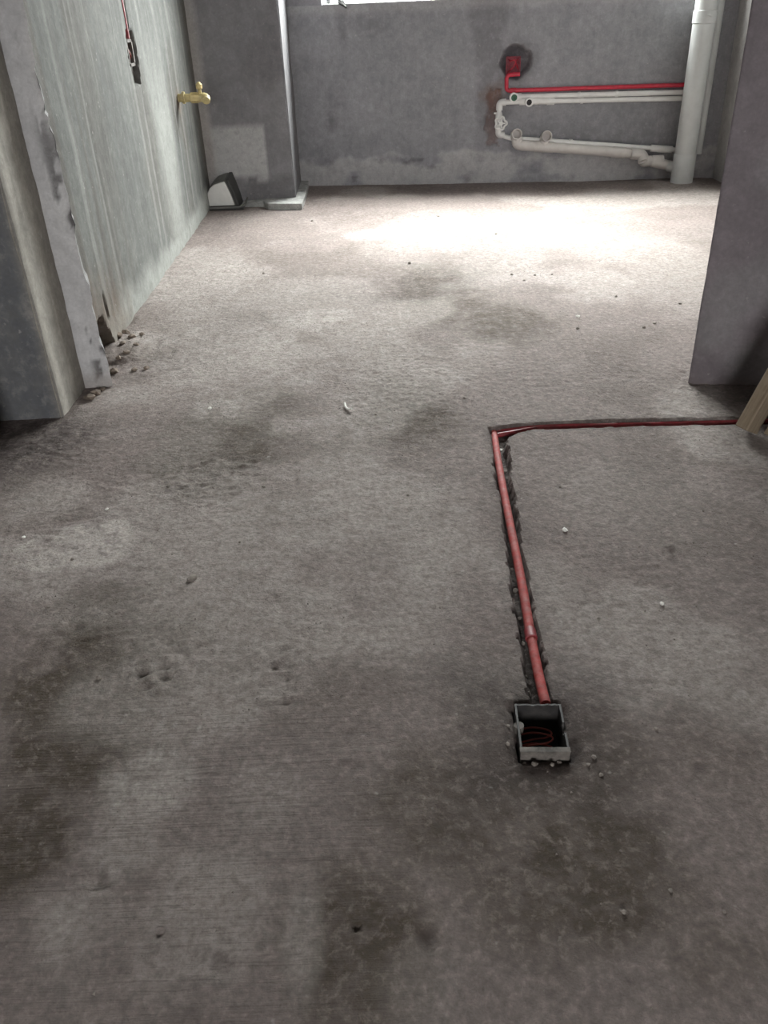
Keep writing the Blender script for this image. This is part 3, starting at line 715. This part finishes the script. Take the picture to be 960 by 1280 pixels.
# drain branch with two open stubs
dp = thing('drain_branch', 'low off-white drain pipe with two open round stubs on the far wall', 'pipe', tuple(pl(720, 184, 0)))
DO = .042; DR = .0255
d0 = pl(646, 181, DO); d1 = pl(800, 192.5, DO)
part(MB().tube(dense([d0 + Vector((.02, -.003, -.002)), d1], .1), DR, 20), 'pipe', MAT['grey'], dp)
o1 = pl(646.5, 167.5, .105); o2 = pl(684, 170, .105)
def stub(base, mouth, nm):
    k = MB(); k.open_pipe(fillet([base, Vector((mouth.x, base.y, mouth.z - .012)), mouth], .03), .0275, .0232, .052)
    part(k, nm, MAT['grey'], dp)
part(MB().tube(fillet([d0 + Vector((.055, -.007, -.005)), d0, d0 + Vector((.0, 0, .04))], .035), .0285, 20), 'elbow', MAT['grey'], dp)
stub(d0 + Vector((0, 0, .02)), o1, 'stub')
t2 = d0.lerp(d1, (o2.x - d0.x) / (d1.x - d0.x))
part(MB().tube([t2 - Vector((.055, -.006, -.004)), t2 + Vector((.05, -.006, -.004))], .029, 20), 'tee', MAT['grey'], dp)
stub(t2, o2, 'stub')
for f_ in (.055, .80):
    c = d0.lerp(d1, f_ + .03); dd = (d1 - d0).normalized()
    part(MB().tube([c - dd * .035, c + dd * .035], .0285, 20), 'socket', MAT['grey'], dp)
jg = pl(803, 201, .062)
part(MB().tube(fillet([d1 - Vector((.05, 0, -.004)), d1 + Vector((.015, -.004, -.004)), jg + Vector((.004, -.012, -.006))], .025), .0285, 20), 'elbow', MAT['grey'], dp)
part(MB().tube(fillet([jg + Vector((.0, -.010, .006)), jg + Vector((.006, -.006, -.004)), jg + Vector((.045, 0, -.003))], .02), .028, 20), 'elbow', MAT['grey'], dp)
part(MB().tube([jg + Vector((.03, 0, -.003)), Vector((br.x + .005, br.y, .074))], .0255, 20), 'pipe', MAT['grey'], dp)
part(MB().tube([jg + Vector((.05, 0, -.003)), jg + Vector((.11, 0, -.003))], .0285, 20), 'socket', MAT['grey'], dp)

# dark scrap on the window sill
sc_ = pl(426, 3, -.01)
k = MB()
for q in range(5):
    a = q * 1.3; k.tube(smooth_path([(sc_.x + .035 * math.cos(a), sc_.y + .03, WZ0 + .05 + .012 * q), (sc_.x + .012 * math.cos(a + 1), sc_.y + .012, WZ0 + .03), (sc_.x + .006 * q - .01, sc_.y - .004, WZ0 + .010), (sc_.x + .012 + .004 * q, sc_.y - .018, WZ0 - .004 - .003 * q)]), .006, 7)
tag(k.build('wire_scrap', MAT['black']), 'dark twisted scrap hanging over the edge of the far window sill', 'scrap')

# ------------------------------------------------------------------ left wall things
oc = on_x(164.5, 66, LX)
lb = thing('switch_box', 'narrow dusty wall box sunk in the left wall chase', 'box', (LX - .01, oc[1], oc[2]))
k = MB(); y0, y1, z0, z1 = oc[1] - .042, oc[1] + .042, oc[2] - .043, oc[2] + .043
k.box(LX - .034, LX - .030, y0, y1, z0, z1)
k.box(LX - .034, LX - .002, y0, y0 + .012, z0, z1); k.box(LX - .034, LX - .002, y1 - .012, y1, z0, z1)
k.box(LX - .034, LX - .002, y0, y1, z0, z0 + .010); k.box(LX - .034, LX - .002, y0, y1, z1 - .010, z1)
part(k, 'shell', MAT['rim'], lb, smooth=False)
k = MB(); k.tube(smooth_path([(LX - .02, oc[1], oc[2] - .03), (LX - .008, oc[1] + .01, oc[2] - .01), (LX - .01, oc[1] - .01, oc[2] + .012), (LX - .02, oc[1] + .004, oc[2] + .03)]), .003, 8)
part(k, 'wire', MAT['wire'], lb)
k = MB(); c0 = Vector((LX - .004, oc[1] - .008, oc[2] + .045)); k.tube(dense([c0, c0 + Vector((.0, -.004, .12)), Vector((LX - .004, oc[1] - .012, CH))], .2), .009, 12)
tag(k.build('wall_conduit', MAT['reddark']), 'dull red conduit running down the left wall chase to the switch box', 'conduit')

# gas stub with a brass tap
gx0 = Vector((LX + .0, 4.15, .566))
gs = thing('gas_tap', 'yellow gas pipe stub with a brass tap on the left wall', 'tap', tuple(gx0))
part(MB().tube([gx0 - Vector((.02, 0, 0)), gx0 + Vector((.075, 0, -.002))], .017, 16), 'pipe', MAT['yellow'], gs)
part(MB().tube([gx0 + Vector((.02, 0, 0)), gx0 + Vector((.03, 0, 0))], .025, 16), 'flange', MAT['yellow'], gs)
part(MB().tube([gx0 + Vector((.055, 0, -.002)), gx0 + Vector((.058, 0, -.002)), gx0 + Vector((.085, 0, -.002)), gx0 + Vector((.10, 0, -.002)), gx0 + Vector((.118, 0, -.002)), gx0 + Vector((.121, 0, -.002))], .02, 6, rr=[.018, .022, .022, .018, .020, .020]), 'valve_body', MAT['brass'], gs)
part(MB().tube(fillet([gx0 + Vector((.10, 0, -.002)), gx0 + Vector((.126, 0, -.002)), gx0 + Vector((.126, -.02, -.014))], .018), .0185, 14), 'elbow', MAT['yellow'], gs)
vst = part(MB().tube([gx0 + Vector((.10, 0, .0)), gx0 + Vector((.10, 0, .03)), gx0 + Vector((.10, 0, .034)), gx0 + Vector((.10, 0, .050)), gx0 + Vector((.10, 0, .060))], .01, 12, rr=[.008, .008, .014, .014, .005]), 'valve_stem', MAT['brass'], gs)
k = MB(); k.box(.060, .140, -.008, .008, .033, .037, Matrix.Translation(gx0) @ Matrix.Translation((0, -.012, -.040)) ); part(k, 'handle', MAT['brass'], vst, smooth=False, bevel=.0015)

# hooded plastic housing on a rimmed tray in the far left corner
HL = on_floor(280, 263)
hs = thing('plastic_housing', 'white fronted dark plastic hood standing on a rimmed tray in the far left corner', 'housing', (HL[0], HL[1], 0))
hx, hy = HL[0], HL[1]
prof = [(-.085, .018), (-.086, .05), (-.078, .085), (-.060, .112), (-.035, .128), (.0, .137), (.020, .140), (.034, .105), (.048, .065), (.060, .018)]
def prof_at(pr_, dx=0): return [(hx + x + dx, z) for x, z in pr_]
k = MB(); k.extrude_profile([(x * .97, .018 + (z - .018) * .96) for x, z in prof], 0, .016); k.v = [v + np.array([hx, hy + .002, .004]) for v in k.v]
part(k, 'front_panel', MAT['whitegloss'], hs, 'white front panel', bevel=.004)
k = MB()
big = [(x * 1.03 + .002, .018 + (z - .018) * 1.03) for x, z in prof]
n = len(big); V = [(x, .016, z) for x, z in big] + [(x * .96 + .012, .090, .018 + (z - .018) * 1.22) for x, z in big]
k.add(V, [tuple(range(n)), tuple(reversed(range(n, 2 * n)))] + [(i, i + n, (i + 1) % n + n, (i + 1) % n) for i in range(n)]); k.v = [v + np.array([hx, hy + .002, 0]) for v in k.v]
part(k, 'hood', MAT['greyplastic'], hs, bevel=.004)
k = MB(); V = []
for y in (.014, .094):
    f_ = 1.05 if y < .05 else 1.25
    for (x, z) in prof[6:]: V.append((x * (1.03 if y < .05 else .99) + (.006 if y < .05 else .016), y, .018 + (z - .018) * f_))
    for (x, z) in reversed(prof[6:]): V.append((x * (1.03 if y < .05 else .99) + (.020 if y < .05 else .034), y, .016 + (z - .018) * (f_ + .02)))
n = 8; k.add(V, [tuple(range(n)), tuple(reversed(range(n, 2 * n)))] + [(i, i + n, (i + 1) % n + n, (i + 1) % n) for i in range(n)]); k.v = [v + np.array([hx, hy + .002, 0]) for v in k.v]
part(k, 'side_cover', MAT['black'], hs, bevel=.002)
k = MB(); k.box(hx - .092, hx + .105, hy - .012, hy + .115, .002, .012); tr_ = part(k, 'tray', MAT['black'], hs, smooth=False, bevel=.003)
k = MB(); k.tube(fillet([(hx - .09, hy + .10, .026), (hx - .095, hy - .012, .016), (hx + .09, hy - .014, .016), (hx + .112, hy + .015, .022), (hx + .116, hy + .112, .040), (hx + .05, hy + .112, .040)], .014), .006, 8); part(k, 'tray_rim', MAT['greyplastic'], tr_)

# ------------------------------------------------------------------ floor conduits and junction box
def fpath(pts, z): return [Vector(on_floor(x, y, zz)) for (x, y), zz in zip(pts, z)]
cA = [(617.5, 541), (621, 566), (628, 606), (637, 652), (647, 702), (656, 750), (663, 792), (673, 842), (682, 880)]
zA = [-.013, -.010, -.008, -.006, -.005, -.005, -.005, -.004, -.003]
pa = smooth_path(fpath(cA, zA), 6)
cond = thing('floor_conduit', 'straight pinkish red conduit in the floor groove leading to the sunken junction box', 'conduit', tuple(on_floor(650, 720)))
i_c = min(range(len(pa)), key=lambda i: (pa[i] - Vector(on_floor(661.5, 787))).length)
part(MB().tube(pa[:i_c + 1], .0084, 14), 'pipe', MAT['red'], cond)
part(MB().tube(pa[i_c:], .0080, 14), 'pipe', MAT['red'], cond)
dv = (pa[i_c + 1] - pa[i_c]).normalized()
part(MB().tube([pa[i_c] - dv * .010, pa[i_c] - dv * .009, pa[i_c] + dv * .014, pa[i_c] + dv * .015], .0105, 14, rr=[.0085, .0102, .0102, .0085]), 'coupling', MAT['reddark'], cond)
cB = [(619, 540.5), (640, 538), (665, 535), (700, 533.2), (760, 532), (840, 530), (920, 528), (985, 526)]
pb = smooth_path(fpath(cB, [-.013, -.011, -.010, -.010, -.010, -.010, -.010, -.010]), 6)
pb = pb[1:]
cond2 = thing('floor_conduit', 'dark red conduit in the crosswise floor groove running towards the right pier', 'conduit', tuple(on_floor(780, 532)))
part(MB().tube(pb, .0068, 12), 'pipe', MAT['reddark'], cond2)
q = smooth_path(fpath([(622, 544), (640, 541), (662, 536.8), (690, 534.6), (720, 533.8)], [-.011, -.010, -.010, -.011, -.016]), 6)
part(MB().tube(q, .006, 10), 'pipe', MAT['reddark'], cond2)

Mbx = Matrix.Translation((BOX_C[0], BOX_C[1], 0)) @ Matrix.Rotation(BOX_A, 4, 'Z')
jb = thing('junction_box', 'square grey junction box sunk in the floor at the end of the red conduit', 'box', (BOX_C[0], BOX_C[1], 0))
BW, BD, BZ, BB, TH = .0345, .045, .010, -.052, .003
def jbx(name, a, mat, label=None):
    k = MB(); k.box(*a, Mbx); return part(k, name, mat, jb, label, smooth=False, bevel=.001)
def wall_panel(name, pts, axis_, off, mat):
    """box side with a notched rim: outline pts (t,z) extruded by TH along the other axis"""
    k = MB(); n = len(pts)
    A = [(t, off, z) if axis_ == 'x' else (off, t, z) for t, z in pts]; B = [(t, off + TH, z) if axis_ == 'x' else (off + TH, t, z) for t, z in pts]
    V = [tuple(Mbx @ Vector(p)) for p in A + B]
    k.add(V, [tuple(range(n)), tuple(reversed(range(n, 2 * n)))] + [(i, i + n, (i + 1) % n + n, (i + 1) % n) for i in range(n)])
    return part(k, name, mat, jb, smooth=False)
jbx('base', (-BW, BW, -BD, BD, BB, BB + TH), MAT['darkmetal'])
sd = random.Random(3)
top = [(-BW + 2 * BW * i / 14, BZ + sd.uniform(-.0012, .0008)) for i in range(15)]
wall_panel('front_wall', [(-BW, BB), (BW, BB)] + top[::-1], 'x', -BD - TH * 1.3, MAT['rim'])['label'] = 'pale dusty front wall'
wall_panel('back_wall', [(-BW, BB), (BW, BB)] + top[::-1], 'x', BD - TH, MAT['darkmetal'])
notch = [(-BD, BZ)] + [(-.002 + .010 * math.cos(a), BZ - .012 * math.sin(a)) for a in np.linspace(math.pi, 0, 9)] + [(BD, BZ)]
wall_panel('side_wall', [(-BD, BB), (BD, BB)] + notch[::-1], 'y', BW - TH, MAT['darkmetal'])
wall_panel('side_wall', [(-BD, BB), (BD, BB), (BD, BZ), (-BD, BZ)], 'y', -BW, MAT['darkmetal'])
k = MB(); k.tube([tuple(Mbx @ Vector((-BW + .003, .006, BZ - .004))), tuple(Mbx @ Vector((-BW + .003, .006, BZ - .016)))], .0075, 12); part(k, 'screw_lug', MAT['rim'], jb)
k = MB(); k.box(-BW - .001, BW + .001, -BD - .004, -BD + .005, BZ - .001, BZ + .0012, Mbx); part(k, 'rim_lip', MAT['rim'], jb, smooth=False, bevel=.0005)
wc = thing('wire_coil', 'loops of thin brown-red wire coiled inside the sunken junction box', 'wire', tuple(Mbx @ Vector((0, 0, -.03))))
for q in range(4):
    y_ = .018 - .013 * q; z_ = -.026 - .003 * q + (.006 if q % 2 else 0)
    P = [(-.026, y_ + .010, z_), (-.008, y_ + .008, z_ + .006), (.012, y_ + .002, z_ + .008), (.019, y_ - .004, z_ + .006), (.010, y_ - .010, z_ + .004), (-.010, y_ - .012, z_ + .002), (-.027, y_ - .012, z_ - .004)]
    k = MB(); k.tube(smooth_path([tuple(Mbx @ Vector(p)) for p in P], 6), .0014, 8); part(k, 'wire', MAT['wire'], wc)

# ------------------------------------------------------------------ timber battens leaning on the pier
def batten(name, foot, dirv, w, th, length, roll, label, cut=.0):
    d = Vector(dirv).normalized(); side = d.cross(Vector((0, 1, 0))).normalized() * -1
    nrm = side.cross(d).normalized()
    R_ = Matrix.Rotation(roll, 3, d); side = R_ @ side; nrm = R_ @ nrm
    k = MB(); V = []
    for t, c in ((0, 1), (length, 0)):
        for a, b_ in ((-1, -1), (1, -1), (1, 1), (-1, 1)):
            V.append((a * w / 2, b_ * th / 2, t + (cut * a if c else 0)))
    k.add(V, [(0, 1, 2, 3), (7, 6, 5, 4), (0, 4, 5, 1), (1, 5, 6, 2), (2, 6, 7, 3), (3, 7, 4, 0)])
    o = k.build(name, MAT['wood'], smooth=False, bevel=.0025)
    Mm = Matrix((side, nrm, d)).transposed().to_4x4()
    low_ = min((Mm @ Vector(v)).z for v in V)
    Mm.translation = Vector((foot[0], foot[1], fz(foot[0], foot[1]) - low_ + .001)); o.matrix_world = Mm
    return tag(o, label, 'timber', 'timber battens at the right pier')
f1 = on_floor(931, 545); f2 = on_floor(966, 556)
batten('timber_batten', (f1[0], f1[1], 0), (.186, .085, .392), .052, .034, 1.0, math.radians(28), 'pale wooden batten nearest the crosswise conduit, leaning on the right pier')
batten('timber_batten', (f2[0], f2[1], 0), (.20, .092, .36), .05, .034, .9, math.radians(24), 'darker wooden batten at the picture edge, beside the pale leaning batten')

# ------------------------------------------------------------------ crumbs on the floor
def crumb_mesh(seed, flat=.6):
    bm = bmesh.new(); bmesh.ops.create_icosphere(bm, subdivisions=1, radius=1)
    r = random.Random(seed); ks = [Vector((r.gauss(0, 1), r.gauss(0, 1), r.gauss(0, 1))).normalized() for _ in range(7)]
    for v in bm.verts:
        s_ = 1.0
        for q in ks: s_ -= .5 * max(0, v.co.normalized().dot(q) - .55)
        v.co *= s_; v.co.z *= flat
    me = bpy.data.meshes.new('crumb'); bm.to_mesh(me); bm.free(); return me
ms = {k: [] for k in ('stone', 'white_crumb', 'brown_stone')}
for k in ms:
    for i in range(4):
        me = crumb_mesh(10 * i + len(k), .55 + .1 * i); me.materials.append(MAT[k]); ms[k].append(me)
def crumb(px, py, size, kind, name, label, group=None, cat='pebble', sxy=None, sink=.35):
    p = on_floor(px, py); z = fz(p[0], p[1])
    o = bpy.data.objects.new(name, random.choice(ms[kind])); COL.objects.link(o)
    o.scale = (size * (sxy or 1), size, size * .9); o.rotation_euler = (random.uniform(-.2, .2), random.uniform(-.2, .2), random.uniform(0, 6))
    o.location = (p[0], p[1], z + size * .4 * (1 - sink))
    return tag(o, label, cat, group)
crumb(706, 664, 0.0077, 'white_crumb', 'plaster_crumb', 'bright white crumb on the bare floor right of the long red conduit')
crumb(626, 552, 0.0077, 'white_crumb', 'plaster_crumb', 'white crumb tucked in the corner where the two floor grooves meet')
crumb(722, 397, 0.0112, 'white_crumb', 'plaster_crumb', 'white chip on the bright floor left of the right pier')
crumb(262, 512, 0.0084, 'white_crumb', 'plaster_crumb', 'small white chip beside the olive stain left of the floor centre')
crumb(134, 637, 0.0059, 'white_crumb', 'plaster_crumb', 'tiny white speck just above the pale patch on the left')
crumb(30, 672, 0.0056, 'white_crumb', 'plaster_crumb', 'tiny white speck near the left picture edge')
crumb(827, 756, 0.0049, 'white_crumb', 'plaster_crumb', 'tiny white speck on the floor far right of the junction box')
crumb(240, 725, .011, 'stone', 'pebble', 'rounded stone half buried in the floor right of the pale patch', sxy=1.3, sink=.6)
crumb(512, 329, .010, 'stone', 'pebble', 'dark crumb in the middle of the bright far floor', sink=.2)
crumb(748, 773, .004, 'stone', 'pebble', 'small dark crumb between the junction box and the right picture edge')
crumb(124, 848, .006, 'stone', 'pebble', 'pale crumb on the olive stain at lower left')
ORD = 'first second third fourth fifth sixth seventh eighth ninth tenth eleventh twelfth thirteenth fourteenth fifteenth sixteenth seventeenth eighteenth'.split()
def ordinal(i, n, a, b):
    return ORD[i] + ' from the ' + a if i < (n + 1) // 2 else ORD[n - 1 - i] + ' from the ' + b
def scatter(lst, label, group, key=lambda q: q[0], a='left', b='right'):
    for i, (x, y, s_) in enumerate(sorted(lst, key=key)):
        crumb(x, y, s_, 'stone', 'pebble', label + ', ' + ordinal(i, len(lst), a, b), group)
RUB = [(150, 400), (158, 418), (166, 424), (148, 424), (172, 436), (160, 446), (150, 452), (178, 420), (184, 460), (168, 462), (154, 434), (142, 465), (120, 492), (112, 498), (128, 487)]
for i, (x, y) in enumerate(sorted(RUB)):
    crumb(x, y, random.uniform(.010, .024), 'brown_stone', 'rubble_lump', 'brown mortar lump at the broken left wall foot, ' + ordinal(i, len(RUB), 'left', 'right'), 'rubble at the foot of the left wall', 'rubble', 1.2, .3)
scatter([(620, 292, .008), (640, 343, .008), (668, 344, .007), (690, 343, .006), (722, 412, .008), (805, 410, .008), (818, 405, .008), (770, 371, .007), (390, 276, .008), (330, 342, .008), (548, 270, .007), (655, 350, .007), (850, 380, .008)],
        'small grey crumb on the bright far floor', 'crumbs on the far floor')
scatter([(742, 946, .005), (752, 968, .004), (735, 955, .004), (700, 950, .005), (690, 956, .004), (668, 955, .006), (655, 951, .004), (636, 905, .004), (634, 930, .004)],
        'grey mortar crumb close round the junction box', 'crumbs round the junction box')
scatter([(632, 580, .006), (640, 700, .005), (645, 725, .008), (644, 655, .004), (655, 790, .005), (657, 830, .006), (662, 855, .006), (650, 760, .005), (637, 640, .005), (668, 868, .005)],
        'mortar crumb in the long floor groove', 'crumbs in the floor groove', lambda q: q[1], 'far end', 'box end')
scatter([(780, 1140, .004), (838, 1113, .004), (300, 950, .0025), (820, 910, .004), (905, 1140, .003), (430, 1000, .003), (550, 760, .003), (880, 640, .004), (700, 610, .004), (180, 745, .004), (330, 610, .006), (210, 610, .005), (60, 760, .004), (300, 680, .004), (90, 700, .005), (510, 620, .004), (470, 520, .005), (580, 500, .006)],
        'tiny grey crumb on the near floor', 'crumbs on the near floor')
# curled white scrap
p = [on_floor(x, y) for x, y in ((431, 508), (432.5, 512), (435.5, 514.5), (440, 516))]
k = MB(); k.tube(smooth_path([(a[0], a[1], fz(a[0], a[1]) + .004 + .003 * (i in (0, 3))) for i, a in enumerate(p)], 6), .0028, 8)
tag(k.build('plastic_scrap', MAT['white_crumb']), 'curled white plastic scrap lying near the middle of the floor', 'scrap')
# loose grit nobody could count
rg = np.random.default_rng(5); gm = MB(); n = 0
base = np.array([(1, 0, 0), (-.5, .87, 0), (-.5, -.87, 0), (0, 0, 1.1)])
GX = rg.uniform(-.9, 1.0, 2600); GY = rg.uniform(.45, 3.6, 2600)
keep = fbm(GX * 3, GY * 3, 3, 200) > .47; GX, GY = GX[keep], GY[keep]
bxq = box_local(GX, GY); ok = (np.maximum(np.abs(bxq[0]) - .045, np.abs(bxq[1]) - .056) > 0) & (GX > -.80); GX, GY = GX[ok], GY[ok]
GZ = floor_height(GX, GY); SZ = rg.uniform(.0009, .0026, len(GX))
for x, y, z, s_ in zip(GX, GY, GZ, SZ):
    a = rg.uniform(0, 6.28); ca, sa = math.cos(a), math.sin(a); b_ = base * s_
    v = np.stack([b_[:, 0] * ca - b_[:, 1] * sa + x, b_[:, 0] * sa + b_[:, 1] * ca + y, b_[:, 2] + z - .0003], 1)
    gm.add(v, [(0, 1, 3), (1, 2, 3), (2, 0, 3)])
tag(gm.build('grit', MAT['stone'], smooth=False), 'fine loose grit scattered thinly over the whole floor', 'grit', kind='stuff')
